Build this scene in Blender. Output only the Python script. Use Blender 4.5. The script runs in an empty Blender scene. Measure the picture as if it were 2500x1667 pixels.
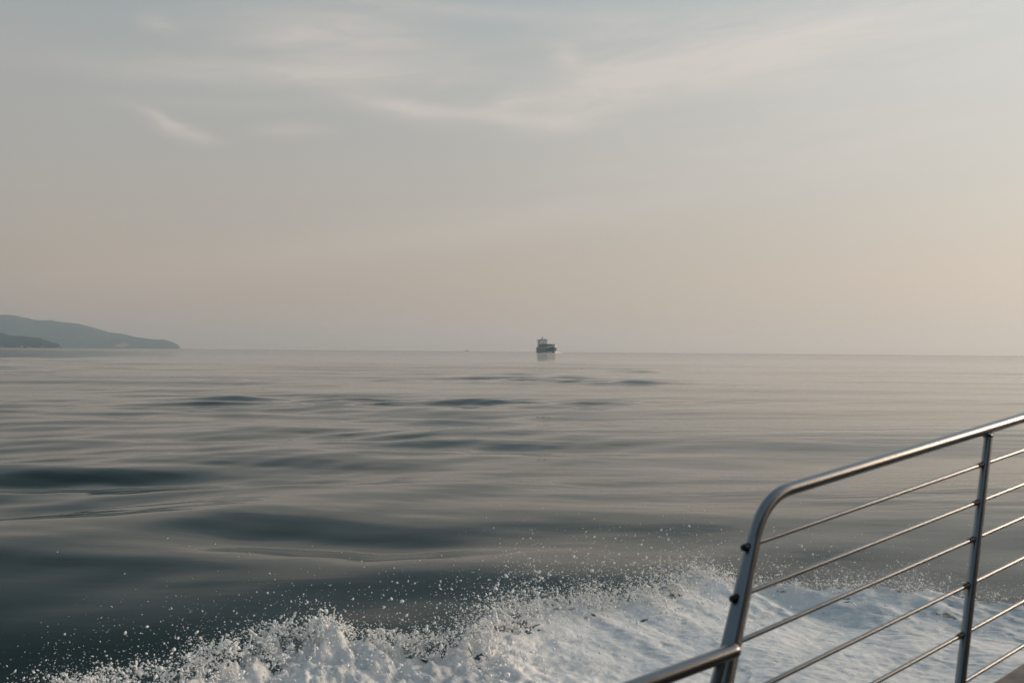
import bpy, bmesh, math, random
import numpy as np
from mathutils import Vector, Matrix

random.seed(7)
rng = np.random.default_rng(11)
SC = bpy.context.scene
COL = SC.collection
R = math.radians

# ------------------------------------------------------------------ camera
CAM_H = 3.0
cam_data = bpy.data.cameras.new("camera")
cam_data.lens = 35.0
cam_data.sensor_width = 36.0
cam_data.clip_start = 0.05
cam_data.clip_end = 120000.0
cam_data.dof.use_dof = True
cam_data.dof.focus_distance = 40.0
cam_data.dof.aperture_fstop = 5.6
cam = bpy.data.objects.new("camera", cam_data)
COL.objects.link(cam)
cam.matrix_world = (Matrix.Translation((0, 0, CAM_H)) @ Matrix.Rotation(R(90) + 24 / 2430.6, 4, 'X')
                    @ Matrix.Rotation(R(0.47), 4, 'Z'))
SC.camera = cam

# ------------------------------------------------------------------ sun, exposure
SUN_AZ = R(72)      # clockwise from the viewing direction (+Y)
SUN_EL = R(19)
SUN_DIR = Vector((math.sin(SUN_AZ) * math.cos(SUN_EL), math.cos(SUN_AZ) * math.cos(SUN_EL), math.sin(SUN_EL)))
sun_data = bpy.data.lights.new("sun", 'SUN')
sun_data.energy = 2.7
sun_data.angle = R(20)
sun_data.color = (1.0, 0.825, 0.64)
sun = bpy.data.objects.new("sun", sun_data)
COL.objects.link(sun)
sun.rotation_euler = SUN_DIR.to_track_quat('Z', 'Y').to_euler()
sun.location = (30, 0, 60)

SC.view_settings.view_transform = 'Standard'
SC.view_settings.look = 'None'
SC.view_settings.gamma = 1.0
SC.view_settings.use_curve_mapping = False
SC.view_settings.exposure = 0.0
SC.cycles.use_denoising = True
SC.cycles.volume_bounces = 4
SC.cycles.max_bounces = 8
SC.cycles.caustics_reflective = False
SC.cycles.caustics_refractive = False


# ------------------------------------------------------------------ node helper
class NT:
    def __init__(self, tree):
        self.t = tree
        self.n = tree.nodes
        self.l = tree.links

    def add(self, kind, **kw):
        nd = self.n.new(kind)
        for k, v in kw.items():
            setattr(nd, k, v)
        return nd

    def put(self, sock, v):
        if isinstance(v, bpy.types.NodeSocket):
            self.l.new(v, sock)
        elif v is not None:
            sock.default_value = v

    def m(self, op, a, b=None, c=None, clamp=False):
        nd = self.add('ShaderNodeMath', operation=op, use_clamp=clamp)
        for i, v in enumerate((a, b, c)):
            if v is not None:
                self.put(nd.inputs[i], v)
        return nd.outputs[0]

    def vm(self, op, a, b=None, scale=None):
        nd = self.add('ShaderNodeVectorMath', operation=op)
        self.put(nd.inputs[0], a)
        if b is not None:
            self.put(nd.inputs[1], b)
        if scale is not None:
            self.put(nd.inputs['Scale'], scale)
        return nd.outputs['Value'] if op in ('DOT_PRODUCT', 'LENGTH') else nd.outputs[0]

    def xyz(self, v):
        nd = self.add('ShaderNodeSeparateXYZ')
        self.l.new(v, nd.inputs[0])
        return nd.outputs

    def comb(self, x, y, z):
        nd = self.add('ShaderNodeCombineXYZ')
        for i, v in enumerate((x, y, z)):
            self.put(nd.inputs[i], v)
        return nd.outputs[0]

    def noise(self, vec, scale, detail=4.0, rough=0.5, dist=0.0):
        nd = self.add('ShaderNodeTexNoise')
        self.put(nd.inputs['Vector'], vec)
        nd.inputs['Scale'].default_value = scale
        nd.inputs['Detail'].default_value = detail
        nd.inputs['Roughness'].default_value = rough
        nd.inputs['Distortion'].default_value = dist
        return nd.outputs['Fac']

    def ramp(self, fac, stops, interp='LINEAR'):
        nd = self.add('ShaderNodeValToRGB')
        cr = nd.color_ramp
        cr.interpolation = interp
        while len(cr.elements) < len(stops):
            cr.elements.new(0.5)
        for el, (p, c) in zip(cr.elements, stops):
            el.position = p
            el.color = (*c, 1) if len(c) == 3 else c
        self.put(nd.inputs[0], fac)
        return nd.outputs[0]

    def mix(self, fac, a, b, blend='MIX'):
        nd = self.add('ShaderNodeMix', data_type='RGBA', blend_type=blend)
        nd.clamp_factor = True
        self.put(nd.inputs[0], fac)
        for i, v in ((6, a), (7, b)):
            if isinstance(v, (tuple, list)) and len(v) == 3:
                v = (*v, 1)
            self.put(nd.inputs[i], v)
        return nd.outputs[2]

    def mapr(self, v, a, b, c, d, smooth=False):
        nd = self.add('ShaderNodeMapRange', interpolation_type='SMOOTHSTEP' if smooth else 'LINEAR')
        for i, x in enumerate((v, a, b, c, d)):
            self.put(nd.inputs[i], x)
        return nd.outputs[0]


def srgb(r, g, b):
    f = lambda c: ((c / 255) / 12.92) if c / 255 <= 0.04045 else (((c / 255) + 0.055) / 1.055) ** 2.4
    return (f(r), f(g), f(b))


# ------------------------------------------------------------------ sky
SKY_STRENGTH = 0.10
world = bpy.data.worlds.new("World")
SC.world = world
world.use_nodes = True
W = NT(world.node_tree)
W.n.clear()
geo = W.add('ShaderNodeTexCoord')
dirv = W.vm('NORMALIZE', geo.outputs['Generated'])
dx, dy, dz = W.xyz(dirv)
sky = W.add('ShaderNodeTexSky', sky_type='NISHITA')
sky.sun_disc = False
sky.sun_elevation = SUN_EL
sky.sun_rotation = SUN_AZ
sky.altitude = 0
sky.air_density = 1.0
sky.dust_density = 4.0
sky.ozone_density = 1.0
el = W.m('MAXIMUM', W.m('ARCSINE', dz), 0.0)
az = W.m('ARCTAN2', dx, dy)
# thin cirrostratus veil: warm near the horizon, cool grey higher up
veil = W.ramp(W.m('DIVIDE', el, 1.2), [
    (0.0, srgb(193, 178, 160)), (0.06, srgb(195, 182, 167)), (0.13, srgb(189, 184, 176)), (0.22, srgb(181, 183, 180)),
    (0.34, srgb(160, 175, 182)), (0.6, srgb(118, 138, 153)), (1.0, srgb(104, 126, 143))])
# forward scattering round the (veiled) sun
cs = W.vm('DOT_PRODUCT', dirv, tuple(SUN_DIR))
fwd = W.m('POWER', W.m('MAXIMUM', W.m('MULTIPLY_ADD', cs, 0.5, 0.5), 0.0), 5.0)
glow = W.m('MULTIPLY_ADD', fwd, 0.95, 0.87)
veil = W.vm('SCALE', veil, scale=glow)
# away from the sun the sky turns to a deeper blue
veil = W.vm('MULTIPLY', veil, W.ramp(W.m('MULTIPLY_ADD', cs, 0.5, 0.5), [(0.0, (0.34, 0.50, 0.66)), (0.22, (0.58, 0.72, 0.84)), (0.46, (1, 1, 1))]))
veil = W.mix(W.m('MULTIPLY', fwd, 0.75), veil, W.vm('MULTIPLY', veil, (1.0, 1.01, 1.0)))
# wisps of cloud: (photo az px, photo el px, half sizes, tilt, weight)
wob = W.noise(W.comb(W.m('MULTIPLY', az, 3.0), W.m('MULTIPLY', el, 9.0), 0.0), 2.2, 5, 0.55)
wob2 = W.noise(W.comb(W.m('MULTIPLY', az, 3.0), W.m('MULTIPLY', el, 9.0), 7.3), 2.2, 5, 0.55)
elt = W.m('MULTIPLY_ADD', az, -0.10, el)
fine = W.noise(W.comb(W.m('MULTIPLY', az, 5.0), W.m('MULTIPLY', elt, 34.0), 3.0), 1.5, 8, 0.62, 1.1)
azw = W.m('MULTIPLY_ADD', W.m('SUBTRACT', wob, 0.5), 0.09, az)
elw = W.m('MULTIPLY_ADD', W.m('SUBTRACT', wob2, 0.5), 0.018, el)
BL = [(810, 90, 200, 50, 0, .85), (690, 180, 360, 24, 2, .7), (930, 250, 130, 24, -8, .6), (1120, 272, 170, 13, -5, .5),
      (445, 318, 62, 13, -14, .62), (375, 280, 55, 9, -18, .45), (700, 315, 70, 12, 4, .42), (388, 55, 34, 15, 0, .38),
      (1377, 138, 42, 22, 0, .5), (1720, 150, 380, 44, 11, .62), (1480, 205, 110, 34, 8, .5), (2180, 70, 520, 80, 9, .45),
      (1340, 290, 110, 18, 5, .4), (1240, 255, 50, 26, 20, .35), (950, 590, 620, 36, 9, .28), (1050, 10, 400, 16, -3, .4),
      (1950, 330, 560, 90, 8, .35), (1600, 60, 300, 30, 6, .25), (560, 250, 200, 14, 3, .22)]
acc = None
for (px, py, sx, sy, tilt, wt) in BL:
    a0 = math.atan((px - 1250) / 2430.6)
    e0 = math.atan((857 + (px - 1250) * 0.0082 - py) / 2430.6 * math.cos(a0))
    ca, sa = math.cos(R(tilt)), math.sin(R(tilt))
    u = W.m('SUBTRACT', azw, a0)
    v = W.m('SUBTRACT', elw, e0)
    kx, ky = 2430.6 / (sx * 1.12), 2430.6 / (sy * 1.25)
    uu = W.m('MULTIPLY_ADD', u, ca * kx, W.m('MULTIPLY', v, sa * kx))
    vv = W.m('MULTIPLY_ADD', v, ca * ky, W.m('MULTIPLY', u, -sa * ky))
    r2 = W.m('MULTIPLY_ADD', uu, uu, W.m('MULTIPLY', vv, vv))
    g = W.m('MULTIPLY', W.m('EXPONENT', W.m('MULTIPLY', r2, -0.9)), wt)
    acc = g if acc is None else W.m('ADD', acc, g)
# the same sort of thin streaks over the rest of the sky
cpl = W.comb(W.m('DIVIDE', dx, W.m('ADD', W.m('ABSOLUTE', dz), 0.12)), W.m('MULTIPLY', W.m('DIVIDE', dy, W.m('ADD', W.m('ABSOLUTE', dz), 0.12)), 1.0), 0.0)
gen = W.noise(cpl, 0.55, 6, 0.55, 0.4)
gen = W.m('MULTIPLY', W.mapr(gen, 0.48, 0.78, 0.0, 0.45, True), W.mapr(el, 0.05, 0.35, 0.0, 1.0, True))
cloud = W.m('ADD', acc, gen)
cloud = W.m('MULTIPLY', cloud, W.mapr(fine, 0.28, 0.74, 0.50, 1.32))
cloud = W.m('MINIMUM', cloud, 0.9)
ccol = W.vm('SCALE', srgb(213, 205, 196), scale=W.m('MULTIPLY_ADD', fwd, 0.55, 0.95))
skycol = W.mix(W.m('MULTIPLY', cloud, 0.95), veil, ccol)
# veil in front of the clear-air sky
nish = W.vm('SCALE', sky.outputs[0], scale=1.0)
tot = W.mix(0.88, nish, W.vm('SCALE', skycol, scale=1.0 / SKY_STRENGTH))
bg = W.add('ShaderNodeBackground')
W.put(bg.inputs[0], tot)
bg.inputs[1].default_value = SKY_STRENGTH
wo = W.add('ShaderNodeOutputWorld')
W.l.new(bg.outputs[0], wo.inputs[0])


# ------------------------------------------------------------------ helpers
def mat(name, color=(0.5, 0.5, 0.5), rough=0.5, metallic=0.0, var=0.0, vscale=5.0, bump=0.0, bscale=30.0):
    m = bpy.data.materials.new(name)
    m.use_nodes = True
    N = NT(m.node_tree)
    b = N.n['Principled BSDF']
    b.inputs['Base Color'].default_value = (*color, 1)
    b.inputs['Roughness'].default_value = rough
    b.inputs['Metallic'].default_value = metallic
    if var or bump:
        tc = N.add('ShaderNodeTexCoord').outputs['Object']
    if var:
        f = N.noise(tc, vscale, 5, 0.6)
        lo = tuple(c * (1 - var) for c in color)
        hi = tuple(min(1, c * (1 + var)) for c in color)
        N.put(b.inputs['Base Color'], N.ramp(f, [(0.3, lo), (0.7, hi)]))
    if bump:
        bp = N.add('ShaderNodeBump')
        bp.inputs['Strength'].default_value = bump
        N.put(bp.inputs['Height'], N.noise(tc, bscale, 4, 0.6))
        N.l.new(bp.outputs[0], b.inputs['Normal'])
    return m


def mesh_np(name, verts, faces, material, parent=None, smooth=True):
    """verts (N,3), faces (M,3) or (M,4) -> linked object"""
    me = bpy.data.meshes.new(name)
    verts = np.ascontiguousarray(verts, dtype=np.float32)
    faces = np.ascontiguousarray(faces, dtype=np.int32)
    k = faces.shape[1]
    me.vertices.add(len(verts))
    me.vertices.foreach_set("co", verts.ravel())
    me.loops.add(faces.size)
    me.loops.foreach_set("vertex_index", faces.ravel())
    me.polygons.add(len(faces))
    me.polygons.foreach_set("loop_start", np.arange(0, faces.size, k, dtype=np.int32))
    me.polygons.foreach_set("loop_total", np.full(len(faces), k, dtype=np.int32))
    me.polygons.foreach_set("use_smooth", np.full(len(faces), smooth, dtype=bool))
    me.update(calc_edges=True)
    me.validate()
    me.materials.append(material)
    o = bpy.data.objects.new(name, me)
    COL.objects.link(o)
    if parent:
        o.parent = parent
    return o


def obj(name, bm, material, parent=None, smooth=False):
    me = bpy.data.meshes.new(name)
    bmesh.ops.recalc_face_normals(bm, faces=bm.faces)
    bm.to_mesh(me)
    bm.free()
    me.materials.append(material)
    for p in me.polygons:
        p.use_smooth = smooth
    o = bpy.data.objects.new(name, me)
    COL.objects.link(o)
    if parent:
        o.parent = parent
    return o


def thing(name, label, cat, loc=(0, 0, 0), rz=0.0, group=None):
    o = bpy.data.objects.new(name, None)
    COL.objects.link(o)
    o.empty_display_size = 0.1
    o.location = loc
    o.rotation_euler = (0, 0, rz)
    tag(o, label, cat, group)
    return o


def tag(o, label=None, cat=None, group=None, kind=None):
    if label: o["label"] = label
    if cat: o["category"] = cat
    if group: o["group"] = group
    if kind: o["kind"] = kind
    return o


def sweep(path, radii, seg=20, expo=None, cap=True, twist=0.0):
    """tube along a polyline; radii scalar or list; expo = superellipse exponents (2 = round)"""
    path = [Vector(p) for p in path]
    n = len(path)
    if not hasattr(radii, '__len__'): radii = [radii] * n
    if expo is None: expo = [2.0] * n
    bm = bmesh.new()
    rings = []
    prev = None
    for i, p in enumerate(path):
        t = (path[min(i + 1, n - 1)] - path[max(i - 1, 0)]).normalized()
        if prev is None:
            a = Vector((0, 0, 1)) if abs(t.z) < 0.9 else Vector((1, 0, 0))
            x = t.cross(a).normalized()
        else:
            x = (prev - t * prev.dot(t)).normalized()
        prev = x
        y = t.cross(x)
        ring = []
        for k in range(seg):
            th = 2 * math.pi * k / seg + twist
            c, s = math.cos(th), math.sin(th)
            ex = expo[i]
            rr = radii[i] / ((abs(c) ** ex + abs(s) ** ex) ** (1 / ex))
            ring.append(bm.verts.new(p + (x * c + y * s) * rr))
        rings.append(ring)
    for a, b in zip(rings, rings[1:]):
        for k in range(seg):
            bm.faces.new((a[k], a[(k + 1) % seg], b[(k + 1) % seg], b[k]))
    if cap:
        bm.faces.new([bm.verts.new(v.co) for v in rings[0][::-1]])
        bm.faces.new([bm.verts.new(v.co) for v in rings[-1]])
    return bm


def box_into(bm, c, s, rot=None):
    vs = []
    for sx in (-.5, .5):
        for sy in (-.5, .5):
            for sz in (-.5, .5):
                v = Vector((sx * s[0], sy * s[1], sz * s[2]))
                if rot is not None: v = rot @ v
                vs.append(bm.verts.new(v + Vector(c)))
    for f in ((0, 1, 3, 2), (4, 6, 7, 5), (0, 4, 5, 1), (2, 3, 7, 6), (0, 2, 6, 4), (1, 5, 7, 3)):
        bm.faces.new([vs[i] for i in f])
    return bm


def box(c, s, rot=None):
    return box_into(bmesh.new(), c, s, rot)


# numpy gradient noise -------------------------------------------------------
_perm = rng.permutation(256)
_perm = np.concatenate([_perm, _perm, _perm])
_g2 = np.stack([np.cos(np.linspace(0, 2 * np.pi, 256, endpoint=False)), np.sin(np.linspace(0, 2 * np.pi, 256, endpoint=False))], 1)


def pnoise(x, y):
    xi = np.floor(x).astype(int); yi = np.floor(y).astype(int)
    xf = x - xi; yf = y - yi
    u = xf * xf * xf * (xf * (xf * 6 - 15) + 10)
    v = yf * yf * yf * (yf * (yf * 6 - 15) + 10)

    def g(ix, iy, fx, fy):
        h = _perm[(_perm[ix & 255] + iy) & 255]
        return _g2[h, 0] * fx + _g2[h, 1] * fy
    a = g(xi, yi, xf, yf); b = g(xi + 1, yi, xf - 1, yf)
    c = g(xi, yi + 1, xf, yf - 1); d = g(xi + 1, yi + 1, xf - 1, yf - 1)
    return ((a * (1 - u) + b * u) * (1 - v) + (c * (1 - u) + d * u) * v) * 1.45


def fbm(x, y, octv=4, gain=0.5, billow=False):
    s = 0; a = 1; t = 0
    for i in range(octv):
        nz = pnoise(x * 2 ** i + 17.3 * i, y * 2 ** i - 9.1 * i)
        s = s + a * (np.abs(nz) * 2 - 0.6 if billow else nz)
        t += a
        a *= gain
    return s / t


def sstep(a, b, x):
    t = np.clip((x - a) / (b - a), 0, 1)
    return t * t * (3 - 2 * t)


# ------------------------------------------------------------------ sea
wm = bpy.data.materials.new("sea_water")
wm.use_nodes = True
N = NT(wm.node_tree)
b = N.n['Principled BSDF']
b.inputs['Base Color'].default_value = (0.007, 0.022, 0.021, 1)
b.inputs['IOR'].default_value = 1.20
tc = N.add('ShaderNodeNewGeometry').outputs['Position']
px, py, pz = N.xyz(tc)
stretch = N.comb(N.m('MULTIPLY', px, 0.28), N.m('MULTIPLY_ADD', px, -0.12, py), 0.0)
patch = N.noise(N.comb(N.m('MULTIPLY', px, 0.35), py, 4.0), 0.035, 3, 0.5)
patch = N.mapr(patch, 0.50, 0.70, 0.09, 1.0, True)
rip = N.noise(stretch, 0.55, 6, 0.55)
bp = N.add('ShaderNodeBump')
bp.inputs['Distance'].default_value = 0.55
N.put(bp.inputs['Strength'], N.m('MULTIPLY', patch, 0.45))
# farther out a light breeze roughens the surface
N.put(b.inputs['Roughness'], N.mapr(N.vm('LENGTH', N.comb(px, py, 0.0)), 120.0, 2200.0, 0.035, 0.13))
N.put(bp.inputs['Height'], rip)
N.l.new(bp.outputs[0], b.inputs['Normal'])

WAVES = []
wr = np.random.default_rng(5)
def add_waves(count, lmin, lmax, dir_deg, spread, slope):
    for i in range(count):
        lam = math.exp(wr.uniform(math.log(lmin), math.log(lmax)))
        th = R(dir_deg + wr.normal(0, spread))
        k = 2 * math.pi / lam
        amp = slope / k / math.sqrt(count / 2)
        WAVES.append((k * math.sin(th), k * math.cos(th), amp, wr.uniform(0, 6.28), lam))
# dir = compass direction of travel; crests run across it
add_waves(6, 12, 22, -6, 9, 0.030)
add_waves(14, 4.2, 9, -12, 27, 0.066)
add_waves(20, 1.7, 4.2, -16, 32, 0.066)
add_waves(14, 0.7, 1.7, -20, 34, 0.022)


def wx0(x, y):
    return x + 2.6 * pnoise(x * 0.06 + 5, y * 0.06 + 3) + 0.5 * pnoise(x * 0.22, y * 0.3 + 9)
def wy0(x, y):
    return y + 2.6 * pnoise(x * 0.06 + 25, y * 0.06 + 13) + 0.5 * pnoise(x * 0.22 + 8, y * 0.3 + 19)
def sea_height(x, y, spacing=None):
    h = np.zeros_like(x)
    dist = np.sqrt(x * x + y * y)
    near = sstep(70, 22, dist)
    grp = 0.24 + 2.6 * np.maximum(fbm(x * 0.020 + 3.1, y * 0.045, 3) - 0.02, 0)
    grp = grp * (1 - near) + near * (0.80 + 0.5 * fbm(x * 0.08, y * 0.08 + 6, 2))
    calm = 0.18 + 0.82 * sstep(9, -9, x - 0.18 * (y - 12))
    calm = calm * (1 - 0.10 * sstep(24, 55, dist) * sstep(400, 150, dist))
    grp = grp * calm
    # the boat's own diverging wake: long crests running off at an angle
    q = -0.42 * wx0(x, y) + 0.907 * wy0(x, y)
    c = 0.907 * x + 0.42 * y
    along = 0.55 + 0.45 * np.clip(pnoise(c * 0.085 + 11, q * 0.03) * 2.2, -1, 1)
    env = np.exp(-np.maximum(q - 15, 0) / 12.0) * sstep(4, 8, q) * (0.22 + 0.78 * sstep(10, -5, x - 0.12 * y))
    h += 0.42 * np.sin((q - 12.0) * 2 * np.pi / 12.5) * env * along
    wx = x + 2.2 * pnoise(x * 0.05, y * 0.05 + 40)
    wy = y + 2.2 * pnoise(x * 0.05 + 70, y * 0.05)
    for kx, ky, a, ph, lam in WAVES:
        f = a
        if spacing is not None:
            f = a * np.clip(lam / (1.8 * spacing) - 1.0, 0, 1)
        q = np.sin(kx * wx + ky * wy + ph)
        h += f * q * (grp if lam < 10 else 0.35 + 0.65 * calm)
    return h


ds = []
dcur = 0.6
while dcur < 36000:
    ds.append(dcur)
    step = max(0.055 if dcur > 5 else 0.4, dcur * dcur / 2987 * (0.42 if dcur < 50 else 0.22))
    if dcur > 600: step = max(min(step, dcur * 0.10), dcur * 0.09)
    dcur += step
ds.append(36000.0)
ds = np.array(ds)
dd = np.gradient(ds)
ang = np.concatenate([np.linspace(-33, 33, 640), np.linspace(33, 327, 90)[1:-1]])
ang = np.radians(ang)
D, A = np.meshgrid(ds, ang, indexing='ij')
SP = np.repeat(dd[:, None], len(ang), 1)
X = D * np.sin(A); Y = D * np.cos(A)
coarse = np.abs(A) > R(33.2)
SP = np.where(coarse, np.maximum(SP, D * 0.06), SP)
Z = sea_height(X, Y, SP) * np.clip((900 - D) / 400, 0, 1)
nr, nc = D.shape
vs = np.stack([X.ravel(), Y.ravel(), Z.ravel()], 1)
vs = np.vstack([vs, [[0, 0, 0]]])
ii, jj = np.meshgrid(np.arange(nr - 1), np.arange(nc), indexing='ij')
j2 = (jj + 1) % nc
fs = np.stack([(ii * nc + jj), (ii * nc + j2), ((ii + 1) * nc + j2), ((ii + 1) * nc + jj)], -1).reshape(-1, 4)
sea = mesh_np("sea", vs[:-1], fs[:, ::-1], wm)
tag(sea, kind="structure")

# ------------------------------------------------------------------ hills across the water
def hill_mat(name, c1, c2, pale=None):
    m = bpy.data.materials.new(name)
    m.use_nodes = True
    N = NT(m.node_tree)
    b = N.n['Principled BSDF']
    b.inputs['Roughness'].default_value = 0.9
    b.inputs['Specular IOR Level'].default_value = 0.1
    pos = N.add('ShaderNodeNewGeometry').outputs['Position']
    col = N.ramp(N.noise(pos, 0.007, 7, 0.7), [(0.35, c1), (0.65, c2)])
    if pale:
        cx, cz, sx, sz, pc = pale
        x, y, z = N.xyz(pos)
        wv = N.m('MULTIPLY', N.m('SUBTRACT', N.noise(pos, 0.03, 5, 0.6), 0.5), 1.6)
        u = N.m('DIVIDE', N.m('SUBTRACT', x, cx), sx)
        v = N.m('DIVIDE', N.m('SUBTRACT', z, cz), sz)
        r2 = N.m('ADD', N.m('MULTIPLY_ADD', u, u, N.m('MULTIPLY', v, v)), wv)
        col = N.mix(N.mapr(r2, 0.7, 1.1, 1.0, 0.0), col, pc)
    N.put(b.inputs['Base Color'], col)
    return m


def hill(name, prof, d_shore, d_ridge, material, seed, rough, cell):
    pxs = np.array([p[0] for p in prof], float)
    hz = 847.3 + pxs * 0.0082
    hs = np.array([h - p[1] for p, h in zip(prof, hz)]) / 2430.6 * d_ridge + 3
    xs_px = np.arange(pxs[0], pxs[-1] + 1e-6, cell / d_ridge * 2430.6)
    hh = np.interp(xs_px, pxs, hs)
    tt = np.linspace(0, 2.0, int((d_ridge - d_shore) * 2 / (cell * 1.6)))
    T, P = np.meshgrid(tt, xs_px, indexing='ij')
    HH = np.repeat(hh[None], len(tt), 0)
    dep = d_shore + (d_ridge - d_shore) * T
    X = (P - 1250) / 2430.6 * dep
    Y = dep
    shape = np.where(T < 1, np.sin(np.clip(T, 0, 1) * np.pi / 2) ** 0.8, np.cos(np.clip(T - 1, 0, 1) * np.pi / 2) ** 1.2)
    big = fbm(X / 420 + seed, Y / 420, 4) * rough * 5
    # trees: bumpy canopy
    can = fbm(X / 26 + seed * 3, Y / 26, 3, billow=True) * rough
    Z = HH * shape + (big * np.minimum(T, np.abs(1 - T) + .0) * 1.2 + can) * np.clip(HH / 25, 0, 1) * np.clip(T * 12, 0, 1) - 1.5
    Z = np.where(T > 1.97, -1.8, Z)
    Z[0] = -1.8
    nr, nc = X.shape
    vs = np.stack([X.ravel(), Y.ravel(), Z.ravel()], 1)
    ii, jj = np.meshgrid(np.arange(nr - 1), np.arange(nc - 1), indexing='ij')
    fs = np.stack([ii * nc + jj, ii * nc + jj + 1, (ii + 1) * nc + jj + 1, (ii + 1) * nc + jj], -1).reshape(-1, 4)
    o = mesh_np(name, vs, fs, material)
    tag(o, kind="structure")
    return o


far_prof = [(-1100, 760), (-700, 752), (-350, 757), (-120, 764), (0, 768.6), (22, 768.6), (43, 771.6), (71, 777.8), (84, 781.4), (126, 782.2), (147, 786),
            (188, 789.6), (208, 794), (237, 802), (267, 811.4), (292, 813.9), (331, 822.6), (367, 827.8), (404, 829.4),
            (424, 836), (435, 842), (443, 853)]
near_prof = [(-900, 780), (-500, 788), (-200, 798), (-60, 806), (0, 811), (22, 818.6), (37, 819.6), (61, 820.6), (102, 825.7), (122, 834), (143, 839), (153, 850)]
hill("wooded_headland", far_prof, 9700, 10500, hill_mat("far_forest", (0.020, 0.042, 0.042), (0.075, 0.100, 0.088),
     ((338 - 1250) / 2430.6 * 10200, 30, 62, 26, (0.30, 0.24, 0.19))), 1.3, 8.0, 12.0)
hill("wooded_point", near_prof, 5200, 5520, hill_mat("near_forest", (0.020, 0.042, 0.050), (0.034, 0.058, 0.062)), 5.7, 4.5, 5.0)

# ------------------------------------------------------------------ haze
hz = box((0, 0, 247.5), (76000, 76000, 500))
hm = bpy.data.materials.new("haze_air")
hm.use_nodes = True
N = NT(hm.node_tree)
N.n.clear()
pv = N.add('ShaderNodeVolumePrincipled')
pv.inputs['Color'].default_value = (0.74, 0.90, 1.0, 1)
pv.inputs['Density'].default_value = 9.8e-5
pv.inputs['Absorption Color'].default_value = (1, 1, 1, 1)
pv.inputs['Anisotropy'].default_value = 0.35
out = N.add('ShaderNodeOutputMaterial')
N.l.new(pv.outputs[0], out.inputs['Volume'])
haze = obj("haze", hz, hm)
tag(haze, kind="stuff")

# ------------------------------------------------------------------ the boat's own frame
# s = forward along the side, n = outboard, w = height above the boat's (bow-up) line
E2 = Vector((0.78500559, 0.61948868, 0))
O2 = Vector((-0.61948868, 0.78500559, 0))
TRIM = 0.10715
def bp3(s, n, w):
    return E2 * s + O2 * n + Vector((0, 0, w + TRIM * s))
def lean(w):
    return 1.706 - (2.371 - w) * 0.18

steel = bpy.data.materials.new("brushed_stainless_steel")
steel.use_nodes = True
N = NT(steel.node_tree)
b = N.n['Principled BSDF']
b.inputs['Metallic'].default_value = 1.0
tco = N.add('ShaderNodeNewGeometry').outputs['Position']
N.put(b.inputs['Base Color'], N.ramp(N.noise(tco, 9, 3, 0.5), [(0.3, (0.295, 0.288, 0.28)), (0.7, (0.315, 0.315, 0.315))]))
smudge = N.mapr(N.noise(tco, 18, 3, 0.5), 0.3, 0.7, 0.31, 0.35)
spots = N.mapr(N.noise(tco, 240, 2, 0.5), 0.70, 0.78, 0.0, 0.08)      # dried salt
N.put(b.inputs['Roughness'], N.m('ADD', smudge, spots))
bpn = N.add('ShaderNodeBump')
bpn.inputs['Strength'].default_value = 0.0
bpn.inputs['Distance'].default_value = 0.002
N.put(bpn.inputs['Height'], N.noise(tco, 160, 3, 0.6))
N.l.new(bpn.outputs[0], b.inputs['Normal'])
rubber = mat("black_rubber", (0.012, 0.012, 0.012), 0.6, var=0.3)

RAIL_W = 2.371
rail = thing("boat_railing", "brushed stainless steel boat railing with slanted posts and thin horizontal rods", "railing", bp3(2.4, lean(1.58), 1.58))
RL = Vector(rail.location)
def rp(s, w, dn=0.0):
    return bp3(s, lean(w) + dn, w) - RL

# top rail with the bend down into the end post
S_END = 6.2
c_s, c_w = 2.223, RAIL_W
pd = Vector((0.62, 1.0)).normalized()      # up along a post in (s, w)
BR = 0.115
path = [rp(S_END - i * (S_END - (c_s + BR)) / 14, RAIL_W) for i in range(15)]
for i in range(1, 15):
    t = i / 14
    a = Vector((c_s + BR, c_w)); m_ = Vector((c_s, c_w)); e_ = Vector((c_s, c_w)) - pd * BR
    q = a * (1 - t) ** 2 + m_ * 2 * t * (1 - t) + e_ * t * t
    path.append(rp(q.x, q.y))
nb = len(path)
path2 = []
for i in range(0, 15):
    q = Vector((c_s, c_w)) - pd * (BR + i * (0.955 - BR) / 14)
    path2.append(rp(q.x, q.y))
obj("top_rail", sweep(path, 0.0185, 28), steel, rail, True)
k = len(path2)
lo = obj("end_post", sweep(path2, [0.0185 + 0.0035 * min(1, i / 6) for i in range(k)], 40, [2 + 5.0 * min(1, i / 5) for i in range(k)], twist=R(28)), steel, rail, True)
lo["label"] = "slanted end post bending down out of the top rail"

def post(s_top):
    q0 = Vector((s_top, RAIL_W - 0.012)); 
    pts = []
    for i in range(10):
        q = q0 - pd * (i / 9 * 0.915)
        pts.append(rp(q.x, q.y))
    return sweep(pts, [0.0145 + 0.0018 * i / 9 for i in range(10)], 24)
POSTS = [3.478, 4.74, 6.0]
def post_s0(s_top, w):
    return s_top - (RAIL_W - w) * 0.62
for s_top in POSTS:
    po = obj("post", post(s_top), steel, rail, True)
    w1 = [rp(post_s0(s_top, RAIL_W - 0.020 - 0.002 * i), RAIL_W - 0.020 - 0.002 * i) for i in range(5)]
    obj("weld_bead", sweep(w1, [0.0150, 0.0172, 0.0180, 0.0170, 0.0150], 24), steel, po, True)

def post_s(s_top, w):
    return s_top - (RAIL_W - w) * 0.62

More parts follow.
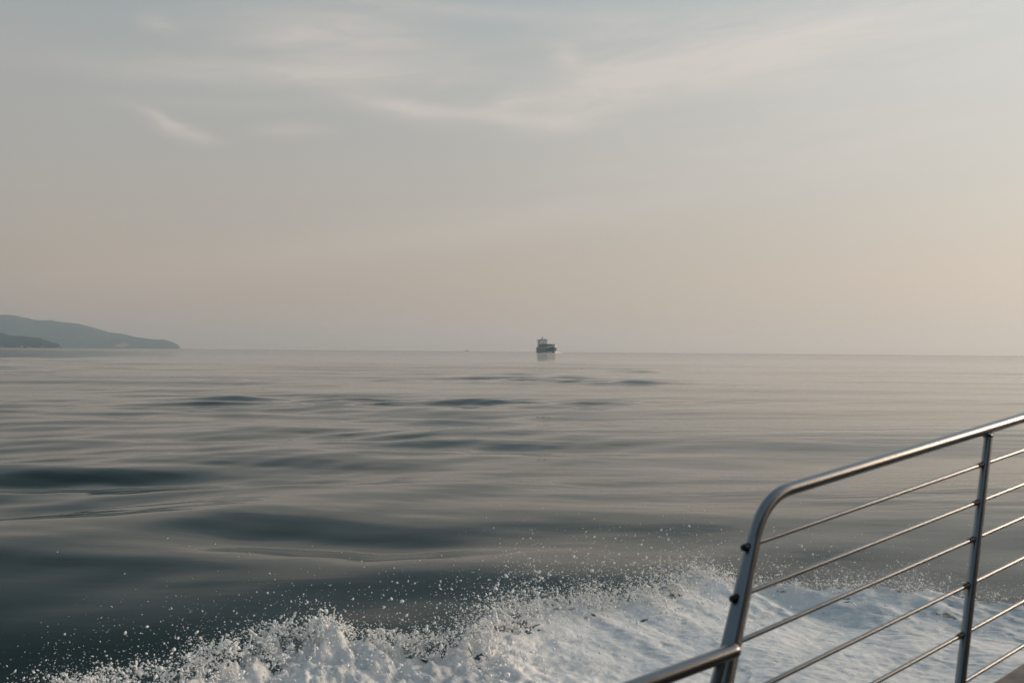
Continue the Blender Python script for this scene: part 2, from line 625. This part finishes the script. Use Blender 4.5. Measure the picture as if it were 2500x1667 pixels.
ROD_W = [2.260, 2.147, 2.040, 1.912, 1.779, 1.647]
for k, w in enumerate(ROD_W):
    s0 = post_s(c_s, w) - (0.030 if k < 2 else 0.0)
    r = obj("rod", sweep([rp(s0 + (S_END - 0.1 - s0) * i / 8, w, 0.002) for i in range(9)], 0.0068, 16), steel, rail, True)
    if k < 2:
        cp = obj("end_cap", sweep([rp(s0 - 0.014, w), rp(s0 - 0.013, w), rp(s0 - 0.008, w), rp(s0 + 0.012, w), rp(s0 + 0.013, w)], [0.004, 0.0078, 0.0095, 0.0095, 0.0072], 16), rubber, r, True)
    for s_top in POSTS[:2]:
        sp = post_s(s_top, w)
        obj("rod_sleeve", sweep([rp(sp - 0.048, w, .002), rp(sp - 0.046, w, .002), rp(sp - 0.016, w, .002), rp(sp - 0.010, w, .002)], [0.0072, 0.0080, 0.0088, 0.0100], 16), rubber, r, True)
for s_top in [c_s] + POSTS:
    q = Vector((s_top, RAIL_W)) - pd * 0.925
    obj("base_flange", sweep([rp(q.x, q.y - 0.012), rp(q.x, q.y - 0.004), rp(q.x, q.y + 0.004)], [0.042, 0.042, 0.036], 24), steel, rail, True)

# lower rail of the boarding gap, butted against the end post
lend = bp3(1.990, 1.607, 2.046)
ldir = (E2 + Vector((0, 0, 0.058))).normalized()
low = thing("gap_handrail", "short lower steel handrail ending against the slanted end post", "handrail", bp3(1.64, 1.59, 1.58))
LL = Vector(low.location)
pts = [lend - LL + ldir * t for t in (0.006, 0.004, 0.0, -0.008, -0.02, -0.4, -0.8, -1.2, -1.6)]
obj("rail_tube", sweep(pts, [0.004, 0.011, 0.0155, 0.0183, 0.019, 0.019, 0.019, 0.019, 0.019], 28), steel, low, True)
for sft in (0.055, 1.35):
    top = lend - ldir * sft - Vector((0, 0, 0.012))
    base_dir = (bp3(0, 0.18 * 0.84, 0.84) + E2 * 0.62 * 0.84 - Vector((0, 0, 0)))
    base_dir = (E2 * 0.62 + O2 * 0.10 + Vector((0, 0, 1 + 0.62 * TRIM))).normalized()
    ln = 0.54
    obj("post", sweep([top - base_dir * (ln * i / 6) - LL for i in range(7)], 0.0135, 20), steel, low, True)

# hull, cap rail and deck under the railing
boat = thing("boat", "dark hull side of the boat with brown cap rail under the railing", "boat", bp3(3.0, 0.3, 0.0))
BL0 = Vector(boat.location)
def prism(profile, s0, s1, steps=1):
    """closed (n, w) profile extruded along s"""
    bm = bmesh.new()
    rings = []
    for i in range(steps + 1):
        s = s0 + (s1 - s0) * i / steps
        rings.append([bm.verts.new(bp3(s, n, w) - BL0) for n, w in profile])
    for a, b_ in zip(rings, rings[1:]):
        for k in range(len(a)):
            bm.faces.new((a[k], a[(k + 1) % len(a)], b_[(k + 1) % len(a)], b_[k]))
    bm.faces.new(rings[0][::-1]); bm.faces.new(rings[-1])
    return bm
teak = mat("weathered_brown_cap", (0.36, 0.26, 0.21), 0.5, var=0.35, vscale=9, bump=0.2, bscale=60)
hullm = mat("dark_hull_paint", (0.022, 0.026, 0.032), 0.35, var=0.2, vscale=2)
deckm = mat("grey_nonskid_deck", (0.075, 0.07, 0.066), 0.85, var=0.25, vscale=14, bump=0.3, bscale=220)
S0, S1 = -3.5, 13.0
obj("cap_rail", prism([(1.485, 1.533), (1.488, 1.554), (1.50, 1.562), (1.60, 1.562), (1.612, 1.554), (1.615, 1.533), (1.60, 1.523), (1.50, 1.523)], S0, S1, 10), teak, boat)
obj("bulwark", prism([(1.505, 1.533), (1.535, 1.533), (1.535, 1.185), (1.505, 1.185)], S0, S1, 6), hullm, boat)
obj("hull_side", prism([(1.538, 1.533), (1.585, 1.533), (1.47, 0.9), (1.22, 0.15), (1.05, -0.45), (0.0, -0.9), (-3.0, -0.9), (-3.0, 1.15), (1.3, 1.15)], S0, S1, 6), hullm, boat)
obj("deck", prism([(-3.0, 1.153), (1.503, 1.153), (1.503, 1.183), (-3.0, 1.183)], S0, S1, 6), deckm, boat)
cab = obj("unseen_cabin_side", prism([(-1.35, 1.185), (-1.20, 1.185), (-1.28, 3.35), (-1.4, 3.35)], S0, S1, 4), mat("unseen_cabin_paint", (0.10, 0.095, 0.09), 0.5, var=0.1), boat)  # unseen wall, added dark and long to darken the steel's reflections
obj("added_canopy", prism([(-1.45, 3.64), (0.52, 3.64), (0.55, 3.68), (0.52, 3.74), (-1.45, 3.80)], S0, 7.5, 6), mat("added_canopy_lining", (0.05, 0.046, 0.042), 0.7, var=0.15), boat)  # unseen overhang, added so the posts mirror a dark underside
glass = mat("cabin_glass", (0.01, 0.012, 0.014), 0.05)
for s in (-2.6, -1.2, 0.2, 1.6, 3.0, 4.4, 5.8, 7.2, 8.6, 10.0):  # panes on the unseen added cabin wall
    obj("window", prism([(-1.232, 2.15), (-1.222, 2.15), (-1.252, 2.95), (-1.262, 2.95)], s, s + 1.1), glass, cab)

# ------------------------------------------------------------------ wake foam
fm = bpy.data.materials.new("sea_foam")
fm.use_nodes = True
N = NT(fm.node_tree)
b = N.n['Principled BSDF']
tco = N.add('ShaderNodeNewGeometry').outputs['Position']
mott = N.m('MULTIPLY_ADD', N.noise(tco, 16.0, 5, 0.7), 0.45, N.m('MULTIPLY', N.noise(tco, 2.6, 5, 0.6, 0.5), 0.55))
N.put(b.inputs['Base Color'], N.ramp(mott, [(0.34, (0.52, 0.56, 0.57)), (0.42, (0.78, 0.775, 0.755)), (0.52, (0.91, 0.89, 0.86)), (0.7, (0.95, 0.93, 0.90))]))
b.inputs['Roughness'].default_value = 0.55
b.inputs['Subsurface Weight'].default_value = 0.0
b.inputs['Subsurface Radius'].default_value = (0.05, 0.06, 0.07)
b.inputs['Subsurface Scale'].default_value = 0.6
bpn = N.add('ShaderNodeBump')
bpn.inputs['Strength'].default_value = 0.45
bpn.inputs['Distance'].default_value = 0.03
N.put(bpn.inputs['Height'], N.noise(tco, 17, 8, 0.75, 0.4))
N.l.new(bpn.outputs[0], b.inputs['Normal'])

KS = np.array([-4, 0, 2.0, 3.3, 4.5, 5.6, 7.0, 8.6, 9.4, 10.0, 10.7, 11.2, 12.0, 13.0])
KN = np.array([7.5, 8.0, 8.60, 8.75, 8.60, 8.10, 8.20, 7.85, 7.6, 6.9, 5.9, 4.6, 3.0, 1.9])
def edge(s):
    return np.interp(s, KS, KN) + 0.30 * pnoise(s * 0.9 + 2.0, s * 0 + 1.5) + 0.14 * pnoise(s * 2.7, s * 0 + 8.5) + 0.05 * pnoise(s * 8.0, s * 0 + 3.5)
KC = np.array([0.12, 0.12, 0.15, 0.27, 0.34, 0.22, 0.36, 0.38, 0.38, 0.40, 0.40, 0.28, 0.12, 0.05])
def crest0(s):
    return np.interp(s, KS, KC)
def crest(s):
    return np.interp(s, KS, KC) * (1 + 0.35 * pnoise(s * 1.1 + 30, s * 0 + 5.5) + 0.18 * pnoise(s * 3.3, s * 0 + 15.5))
def foam_top(s, n):
    u = edge(s) - n
    hc = crest(s)
    left = sstep(6.8, 4.6, s) * 0.90 + 0.10
    env = sstep(-0.36, 0.08, u)
    rm = np.exp(-(u / 0.95) ** 2)
    inner = crest0(s) * (0.42 + 0.25 * fbm(s * 0.8 + 5, n * 0.8, 2))
    h = env * (inner * (1 - rm) + hc * rm)
    lum = 0.15 * fbm(s * 1.6, n * 1.6, 2, billow=True) + 0.075 * fbm(s * 4.1 + 9, n * 4.1, 3, billow=True) + 0.055 * fbm(s * 11, n * 11 + 4, 3, 0.7, billow=True)
    rim = np.exp(-(u / 0.9) ** 2)
    h = h + lum * env * left * (0.6 + 0.9 * rim) + env * 0.018 * fbm(s * 8 + 40, n * 8, 4, 0.65)
    jet = np.maximum(fbm(s * 6.5 + 50, n * 1.7, 3) - 0.18, 0)
    h = h + 0.55 * (1 - 0.9 * sstep(6.8, 8.4, s)) * jet * np.exp(-((u - 0.05) / 0.22) ** 2)
    return h, u

def foam_grid():
    s = np.arange(-1.5, 12.6, 0.0235)
    t = np.concatenate([np.arange(-0.34, 4.6, 0.0215), np.linspace(4.7, 8.0, 24)])   # distance inside the edge
    t = np.sort(t)[::-1]
    S, T = np.meshgrid(s, t, indexing='ij')
    Nn = edge(S) - T
    ok = Nn > 1.62
    h, u = foam_top(S, Nn)
    z = h + 0.0
    # choppy sideways throw
    S2 = S + 0.05 * fbm(S * 5, Nn * 5 + 31, 3)
    N2 = Nn + 0.05 * fbm(S * 5 + 77, Nn * 5, 3)
    X = E2.x * S2 + O2.x * N2; Y = E2.y * S2 + O2.y * N2
    z = z + sea_height(X, Y, np.full_like(X, 0.05)) * 0.8 + 0.02 - 0.10 * sstep(0.0, -0.34, u) * 0
    # lace: holes towards the rim
    lace = fbm(S * 9 + 3, Nn * 9, 4, 0.62) + 0.55 * fbm(S * 2.1, Nn * 2.1 + 60, 2)
    thr = np.interp(u, [-0.34, -0.12, 0.10, 0.35, 0.8, 1.3, 2.2], [0.55, 0.22, -0.12, -0.44, -0.70, -0.95, -2.0])
    thr = np.maximum(thr, -2 + 1.42 * sstep(8.6, 9.9, S))
    keep = (lace > thr) & ok
    nr, nc = S.shape
    ii, jj = np.meshgrid(np.arange(nr - 1), np.arange(nc - 1), indexing='ij')
    a = ii * nc + jj
    fs = np.stack([a, a + 1, a + nc + 1, a + nc], -1).reshape(-1, 4)
    kf = keep.ravel()
    good = kf[fs].sum(1) >= 3
    fs = fs[good]
    used = np.unique(fs)
    remap = np.full(nr * nc, -1); remap[used] = np.arange(len(used))
    vs = np.stack([X.ravel(), Y.ravel(), z.ravel()], 1)[used]
    return vs, remap[fs]
vs, fs = foam_grid()
foam = mesh_np("wake_foam", vs, fs[:, ::-1], fm)
tag(foam, "white churned foam of the boat's wake along its side", "foam", kind="stuff")

# spray: thousands of drops thrown up off the crest -------------------------
def ico():
    bm = bmesh.new()
    bmesh.ops.create_icosphere(bm, subdivisions=1, radius=1.0)
    v = np.array([x.co[:] for x in bm.verts]); f = np.array([[q.index for q in p.verts] for p in bm.faces])
    bm.free()
    return v, f
IV, IF = ico()
P = []; RAD = []; VEL = []
# jets: drops strung along ballistic paths
for j in range(620):
    s = rng.uniform(0.2, 11.3)
    act = np.interp(s, [0, 2, 3.2, 4.2, 5.5, 7, 8.5, 10, 11.3], [.35, .45, .6, .6, 1.0, 1.2, 1.15, .9, .6])
    n0 = float(edge(np.array([s]))[0]) - rng.uniform(-0.05, 0.45)
    h0 = float(crest(np.array([s]))[0]) * rng.uniform(0.6, 1.05)
    vo = rng.normal(0.45, 0.55); vs_ = rng.normal(-0.5, 0.7); vz = min(abs(rng.normal(0, 1.0)) * 1.7 * act + 0.35, 3.6)
    cnt = int(rng.integers(5, 40) * (0.5 + 0.5 * act))
    t = rng.beta(1.0, 2.0, cnt) * (vz / 9.81 * 1.5)
    jit = rng.normal(0, 0.03, (cnt, 3)) + rng.normal(0, 0.18, (cnt, 3)) * t[:, None] * 2.2
    q = np.stack([s + vs_ * t, n0 + vo * t, h0 + vz * t - 4.9 * t * t], 1) + jit
    P.append(q)
    RAD.append(np.exp(rng.normal(math.log(0.0042), 0.62, cnt)))
# ligaments: strings of water torn off the crest, thinning to their tips
for j in range(330):
    s = 0.8 + 9.4 * rng.beta(1.9, 1.2)
    pos = np.array([s, float(edge(np.array([s]))[0]) - rng.uniform(-0.12, 0.30), 0.0])
    pos[2] = float(foam_top(np.array([s]), np.array([pos[1]]))[0][0]) - 0.02
    d_ = np.array([rng.normal(-0.2, 0.5), rng.normal(0.35, 0.5), rng.uniform(0.4, 1.3)])
    d_ /= np.linalg.norm(d_)
    r0 = rng.uniform(0.006, 0.016)
    m_ = int(rng.integers(5, 20))
    for k in range(m_):
        r_ = r0 * (1 - 0.65 * k / m_) * rng.uniform(0.75, 1.25)
        pos = pos + d_ * r_ * 1.25
        d_ = d_ + rng.normal(0, 0.16, 3) + np.array([0, 0, -0.035])
        d_ /= np.linalg.norm(d_)
        P.append(pos[None].copy()); RAD.append(np.array([r_]))
# froth spatter in clumps just off the rim
cnt = 50000
s = rng.uniform(0.0, 11.6, cnt)
up = rng.exponential(0.075, cnt) * (0.55 + 0.6 * sstep(4.5, 6.5, s))
out_ = rng.normal(0.0, 0.16, cnt)
cl = fbm(s * 2.6 + 4, up * 5.0 + out_ * 2, 4, 0.6) * 1.7 + 0.06 + 0.40 * sstep(5.0, 6.5, s) - up * 1.2
keep = rng.uniform(0, 1, cnt) < np.clip(cl, 0.03, 1)
s, up, out_ = s[keep], up[keep], out_[keep]
q = np.stack([s, edge(s) + out_, crest(s) * rng.uniform(0.5, 1.08, len(s)) + up], 1)
P.append(q); RAD.append(np.exp(rng.normal(math.log(0.0046), 0.55, len(s))))
# froth beads covering the churned crest
cnt = 34000
s = rng.uniform(0.3, 10.6, cnt)
u_ = np.abs(rng.normal(0.0, 0.55, cnt)) - 0.12
nn = edge(s) - u_
hh, _u = foam_top(s, nn)
kp = rng.uniform(0, 1, cnt) < np.clip(0.25 + 1.3 * fbm(s * 3.1 + 2, nn * 3.1, 3), 0.05, 1) * (0.35 + 0.65 * sstep(7.5, 5.0, s))
P.append(np.stack([s, nn, hh + 0.02 + 0.005 * rng.normal(0, 1, cnt)], 1)[kp]); RAD.append(np.exp(rng.normal(math.log(0.0062), 0.50, cnt))[kp])
# veil of tiny droplets hanging over the rim
cnt = 42000
s = rng.uniform(1.0, 11.6, cnt)
cl = 0.45 + 1.1 * fbm(s * 1.7 + 31, s * 0 + 4.1, 3)
kp = rng.uniform(0, 1, cnt) < np.clip(cl, 0.05, 1) * (0.25 + 0.75 * sstep(4.5, 7.5, s))
s = s[kp]
q = np.stack([s, edge(s) + rng.normal(-0.05, 0.22, len(s)), crest(s) * 0.85 + rng.exponential(0.11, len(s))], 1)
P.append(q); RAD.append(np.exp(rng.normal(math.log(0.0027), 0.35, len(s))))
# fine mist of tiny drops further out and up
cnt = 5200
s = rng.uniform(0.0, 11.8, cnt)
kp = rng.uniform(0, 1, cnt) < np.clip(0.12 + 0.5 * sstep(3.5, 7.0, s) + 1.1 * fbm(s * 1.2 + 9, s * 0 + 7.7, 3), 0.04, 1)
s = s[kp]; cnt = len(s)
q = np.stack([s, edge(s) + rng.normal(0.1, 0.45, cnt), 0.15 + crest(s) * 0.5 + rng.exponential(0.22, cnt)], 1)
P.append(q); RAD.append(np.exp(rng.normal(math.log(0.0024), 0.65, cnt)))
P = np.vstack(P); RAD = np.minimum(np.concatenate(RAD), 0.019)
lateral = sstep(8.6, 10.2, P[:, 0])
P[:, 2] *= 1 - 0.08 * lateral
RAD *= 1 - 0.25 * lateral
ok = P[:, 2] > 0.02
P = P[ok]; RAD = RAD[ok]
XYZ = np.stack([E2.x * P[:, 0] + O2.x * P[:, 1], E2.y * P[:, 0] + O2.y * P[:, 1], P[:, 2]], 1)
OV = np.array([(1, 0, 0), (-1, 0, 0), (0, 1, 0), (0, -1, 0), (0, 0, 1), (0, 0, -1)], float)
OF = np.array([(0, 2, 4), (2, 1, 4), (1, 3, 4), (3, 0, 4), (2, 0, 5), (1, 2, 5), (3, 1, 5), (0, 3, 5)])
def blobs(xyz, rad, V, F, off):
    K = len(xyz)
    scl = rad[:, None] * np.exp(rng.normal(0, 0.22, (K, 3)))
    tilt = rng.normal(0, 0.45, (K, 2))
    vv = V[None] * scl[:, None, :] * (1 + rng.normal(0, 0.12, (K, len(V), 1)))
    vv[:, :, 0] += vv[:, :, 2] * tilt[:, :1]
    vv[:, :, 1] += vv[:, :, 2] * tilt[:, 1:]
    vv = (vv + xyz[:, None, :]).reshape(-1, 3)
    return vv, (F[None] + off + (np.arange(K) * len(V))[:, None, None]).reshape(-1, 3)
big = RAD > 0.0058
v1, f1 = blobs(XYZ[big], RAD[big], IV, IF, 0)
v2, f2 = blobs(XYZ[~big], RAD[~big] * 1.15, OV, OF, len(v1))
vv = np.vstack([v1, v2]); ff = np.vstack([f1, f2])
print("drops", len(P), big.sum(), "tris", len(ff), "sea", len(fs))
dm = mat("spray_water", (0.93, 0.92, 0.90), 0.25)
spray = mesh_np("spray", vv, ff, dm)
tag(spray, "white spray drops flying above the wake's crest", "spray", kind="stuff")

# ------------------------------------------------------------------ cargo ship far out
def build_ship():
    D0 = 2500.0
    cx = (1335 - 1250) / 2430.6 * D0
    t = thing("cargo_ship", "dark cargo ship seen bow-on far out near the horizon", "ship", (cx, D0, 0))
    hd = math.atan2(-0.982, 0.19)      # local +X (bow) heading: towards us and to the right
    t.rotation_euler = (0, 0, hd)
    hull_m = mat("ship_hull_paint", (0.020, 0.034, 0.036), 0.5, var=0.3, vscale=0.08)
    red_m = mat("ship_boot_paint", (0.20, 0.10, 0.06), 0.6, var=0.2, vscale=0.2)
    white_m = mat("ship_white_paint", (0.90, 0.87, 0.82), 0.5, var=0.08, vscale=0.2)
    dark_m = mat("ship_dark_steel", (0.035, 0.03, 0.028), 0.6, var=0.2, vscale=0.3)
    Ln, Bh = 150.0, 13.5
    stations = np.linspace(0, 1, 22)
    zl = [(-2, 0.86), (0.2, 0.93), (4, 1.0), (9, 1.0), (14.5, 1.0)]
    bm = bmesh.new()
    rings = []
    for u in stations:
        x = -Ln / 2 + Ln * u
        full = min(1, 0.78 + u * 1.6) if u < 0.14 else 1.0
        ring = []
        side = []
        for z, fz in zl:
            taper = 1.0
            if u > 0.74:
                k_ = (u - 0.74) / 0.26
                flare = z / 14.5
                taper = max(0.02, 1 - k_ ** (1.5 + 2.6 * max(flare, 0)))
            sheer = 3.2 * max(0, (u - 0.80) / 0.2) ** 1.2 if z > 10 else 0
            rake = max(0, (u - 0.8) / 0.2) * (z / 14.5) * 7.0
            side.append((x + rake, Bh * fz * full * taper, z + sheer))
        ring = [bm.verts.new((a, -b_, c)) for a, b_, c in side] + [bm.verts.new((a, b_, c)) for a, b_, c in side[::-1]]
        rings.append(ring)
    for a, b_ in zip(rings, rings[1:]):
        for k in range(len(a) - 1):
            bm.faces.new((a[k], a[k + 1], b_[k + 1], b_[k]))
    for r_ in (rings[0], rings[-1]):
        bm.faces.new(r_)
    h = obj("hull", bm, hull_m, t, True)
    # bulwark band round the forecastle, pale
    bm = bmesh.new()
    prev = None
    for sgn in (-1, 1):
        prev = None
        for u in np.linspace(0.86, 1.0, 7):
            k_ = (u - 0.74) / 0.26
            tap = max(0.02, 1 - k_ ** 4.1)
            x = -Ln / 2 + Ln * u + max(0, (u - 0.8) / 0.2) * 7.0
            z = 14.5 + 3.2 * max(0, (u - 0.8) / 0.2) ** 1.2
            y = sgn * (Bh * tap + 0.25)
            cur = (bm.verts.new((x + .1, y, z - 3.0)), bm.verts.new((x + .3, y, z + 0.4)))
            if prev: bm.faces.new((prev[0], cur[0], cur[1], prev[1]))
            prev = cur
    obj("bow_band", bm, white_m, h)
    # bulbous forefoot
    bm = bmesh.new()
    bmesh.ops.create_uvsphere(bm, u_segments=16, v_segments=10, radius=1.0)
    for v in bm.verts:
        v.co = Vector((v.co.x * 7 + Ln / 2 - 1.0, v.co.y * 3.4, v.co.z * 3.8 + 1.6))
    obj("bulbous_bow", bm, red_m, h, True)
    obj("deck_plate", box((0, 0, 14.2), (Ln * 0.84, 25.5, 0.5)), dark_m, t)
    # deck cargo in three blocks with gaps, cranes between
    for i, (x, hgt) in enumerate(((-30, 8.2), (-4, 7.6), (24, 6.4))):
        for j, y in enumerate((-8.4, -2.8, 2.8, 8.4)):
            c = [(0.030, 0.045, 0.055), (0.05, 0.055, 0.05), (0.085, 0.05, 0.04), (0.035, 0.05, 0.06)][(i + j) % 4]
            hh = hgt - (1.2 if (i + j) % 3 == 0 else 0)
            obj("container_stack", box((x, y, 14.45 + hh / 2), (23.5, 5.35, hh)), mat("cargo_paint", c, 0.7, var=0.3, vscale=0.2), t)
    fore = obj("forecastle", box((56, 0, 17.4), (13, 15, 4.6)), dark_m, t)
    obj("winch", box((52, 5, 20.6), (4, 5, 1.8)), dark_m, fore)
    fm_ = obj("foremast", sweep([(60, 2.0, 15), (60, 2.0, 22.5), (60, 2.0, 24.6)], [0.75, 0.55, 0.25], 10), white_m, t, True)
    sup = obj("superstructure", box((-52, 0, 22.6), (14, 22, 16.6)), white_m, t)
    obj("bridge", box((-50.5, 0, 32.6), (10.5, 24, 3.2)), white_m, sup)
    obj("bridge_window", box((-45.1, 0, 33.0), (0.3, 20, 1.3)), dark_m, sup)
    obj("bridge_wing", box((-49, 0, 31.0), (5, 27, 0.7)), dark_m, sup)
    for z in (18.5, 21.5, 24.5, 27.5):
        for y in (-8, -4.8, -1.6, 1.6, 4.8, 8):
            obj("window", box((-44.92, y, z), (0.2, 0.8, 0.8)), dark_m, sup)
    bm = sweep([(-49, 0, 34.2), (-49, 0, 39.5), (-49, 0, 43.5)], [0.9, 0.55, 0.2], 8)
    box_into(bm, (-49, 0, 38.2), (0.8, 6.4, 0.6)); box_into(bm, (-48, -3, 36.2), (0.7, 0.7, 3.4)); box_into(bm, (-48, 5.4, 35.0), (1.2, 2.4, 0.8))
    obj("radar_mast", bm, dark_m, t)
    obj("funnel", sweep([(-63, 0, 14.4), (-63, 0, 31), (-63.4, 0, 34.5)], [3.4, 3.2, 2.9], 14), hull_m, t, True)
    obj("crane_post", sweep([(-40, -10.5, 14.4), (-40, -10.5, 30.5)], [0.8, 0.6], 8), dark_m, t)
    return t
ship = build_ship()
# the ship's bow wave
bm = bmesh.new()
sx, sy = ship.location.x, ship.location.y
fwdv = Vector((0.19, -0.982, 0)); rgt = Vector((0.982, 0.19, 0))
for sgn, ln in ((1, 34), (-1, 22)):
    prev = None
    for i in range(12):
        t = i / 11
        c = Vector((sx, sy, 0)) + fwdv * (74 - 46 * t) + rgt * sgn * (1.5 + ln * t ** 0.8)
        hgt = (3.4 * (1 - t) ** 1.2 + 0.25) * (1 + 0.3 * math.sin(i * 2.3))
        cur = [bm.verts.new(c + rgt * sgn * 2.2 + Vector((0, 0, -0.3))), bm.verts.new(c + Vector((0, 0, hgt))), bm.verts.new(c - rgt * sgn * 2.5 + Vector((0, 0, -0.3)))]
        if prev:
            bm.faces.new((prev[0], cur[0], cur[1], prev[1])); bm.faces.new((prev[1], cur[1], cur[2], prev[2]))
        prev = cur
bw = obj("bow_wave", bm, fm, None, True)
tag(bw, "thin white bow wave at the cargo ship's forefoot", "bow wave", kind="stuff")

# a tiny vessel on the horizon, left of the ship
dvx, dvy = (1140 - 1250) / 2430.6 * 7000, 7000
dv = thing("distant_vessel", "tiny grey vessel on the horizon line left of the cargo ship", "ship", (dvx, dvy, 0), R(8))
gm = mat("distant_vessel_paint", (0.12, 0.12, 0.12), 0.6, var=0.1)
bm = bmesh.new()
pr = [(-15, 0), (14, 0), (18, 4.6), (-15, 3.8)]
for y in (-3.5, 3.5):
    pass
va = [bm.verts.new((x, -3.5, z - .3)) for x, z in pr]; vb = [bm.verts.new((x, 3.5, z - .3)) for x, z in pr]
bm.faces.new(va); bm.faces.new(vb[::-1])
for k in range(4): bm.faces.new((va[k], va[(k + 1) % 4], vb[(k + 1) % 4], vb[k]))
obj("hull", bm, gm, dv)
obj("wheelhouse", box((-3, 0, 6.0), (9, 5, 5)), gm, dv)
obj("mast", sweep([(-3, 0, 8), (-3, 0, 14)], [0.5, 0.3], 6), gm, dv)

# ------------------------------------------------------------------ houses along the near shore
hw = [("white", (0.40, 0.39, 0.37)), ("pink", (0.26, 0.20, 0.18)), ("grey", (0.25, 0.25, 0.25))]
HS = [(4, 2, 1, 15, "small pinkish waterfront house at the left edge under the wooded point"),
      (44, 1, 2, 11, "grey low waterfront house left of the white one below the wooded point"),
      (53, 4, 0, 8, "bright white little house on the shore below the wooded point"),
      (69, 2, 1, 14, "pinkish waterfront house right of the white one below the wooded point"),
      (101, 2, 1, 12, "pinkish house alone midway along the shore of the wooded point"),
      (140, 2, 1, 10, "pinkish house nearest the tip of the wooded point")]
roof_m = mat("house_roof", (0.20, 0.15, 0.13), 0.8, var=0.2)
for px_, zb, ci, wd, lab in HS:
    d_ = 5196
    t = thing("waterfront_house", lab, "house", ((px_ - 1250) / 2430.6 * d_, d_, zb - 2.0), R(random.uniform(-12, 12)), "houses along the far shore")
    wl = mat("house_wall_" + hw[ci][0], hw[ci][1], 0.8, var=0.06)
    obj("wall", box((0, 0, 3.5), (wd, 9, 8)), wl, t)
    bm = bmesh.new()
    y0, y1, x0, x1, z0, z1 = -5, 5, -wd / 2 - .5, wd / 2 + .5, 7.52, 10.5
    q = [bm.verts.new(c) for c in ((x0, y0, z0), (x1, y0, z0), (x1, y1, z0), (x0, y1, z0), (x0, 0, z1), (x1, 0, z1))]
    for f in ((0, 1, 5, 4), (2, 3, 4, 5), (0, 4, 3), (1, 2, 5), (0, 3, 2, 1)):
        bm.faces.new([q[i] for i in f])
    obj("roof", bm, roof_m, t)
    for k in (-0.28, 0.28):
        obj("window", box((k * wd, -4.52, 4.2), (1.6, 0.1, 1.8)), glass, t)

# ------------------------------------------------------------------ small floating things and a bird
kelp = mat("wet_driftwood", (0.018, 0.016, 0.012), 0.35, var=0.3, vscale=3)
def floater(px_, py_, ln, rad, rz, lab, name="driftwood_stick"):
    d_ = 2430.6 * CAM_H / (py_ - (847.3 + px_ * 0.0082))
    x_ = (px_ - 1250) / 2430.6 * d_
    z_ = float(sea_height(np.array([x_]), np.array([d_]), np.array([0.1]))[0])
    t = thing(name, lab, "driftwood", (x_, d_, z_ - 0.002), rz, "sticks floating on the sea")
    pts = [Vector((ln * (i / 8 - .5), 0.03 * ln * math.sin(i * 1.3), 0.012 * math.sin(i * 2.1))) for i in range(9)]
    obj("stem", sweep(pts, [rad * (0.4 + math.sin(math.pi * (i + .6) / 9.2)) for i in range(9)], 8), kelp, t, True)
    obj("twig", sweep([(0.15 * ln, 0, 0.01), (0.24 * ln, 0.08 * ln, 0.03), (0.30 * ln, 0.14 * ln, 0.03)], [rad * .6, rad * .45, rad * .2], 6), kelp, t, True)
floater(1329, 1015, 0.72, 0.007, R(4), "thin dark stick afloat straight below the cargo ship")
floater(1333, 1118, 0.45, 0.004, R(-3), "fainter thin stick afloat nearer than the one below the cargo ship")
floater(150, 1277, 0.30, 0.006, R(24), "small dark leafy twig afloat at far left")

d_ = 1000.0
bird = thing("bird", "tiny dark bird in the sky above the sea left of the ship", "bird", ((699 - 1250) / 2430.6 * d_, d_, CAM_H + (853 - 699) / 2430.6 * d_), R(30))
bmk = mat("dark_feathers", (0.03, 0.028, 0.026), 0.8, var=0.2)
obj("body", sweep([(-.28, 0, 0), (-.2, 0, 0.01), (0, 0, 0.02), (.2, 0, 0.03), (.3, 0, 0.03), (.38, 0, 0.02)], [.03, .07, .10, .07, .05, .01], 10), bmk, bird, True)
for sgn in (-1, 1):
    bm = bmesh.new()
    up = [(0.12, 0.04, 0.04), (0.10, 0.35, 0.22), (0.0, 0.72, 0.20), (-0.12, 0.35, 0.20), (-0.12, 0.04, 0.03)]
    a = [bm.verts.new((x, sgn * y, z)) for x, y, z in up]; c = [bm.verts.new((x, sgn * y, z - 0.02)) for x, y, z in up]
    bm.faces.new(a); bm.faces.new(c[::-1])
    for k in range(5): bm.faces.new((a[k], a[(k + 1) % 5], c[(k + 1) % 5], c[k]))
    obj("wing", bm, bmk, bird)
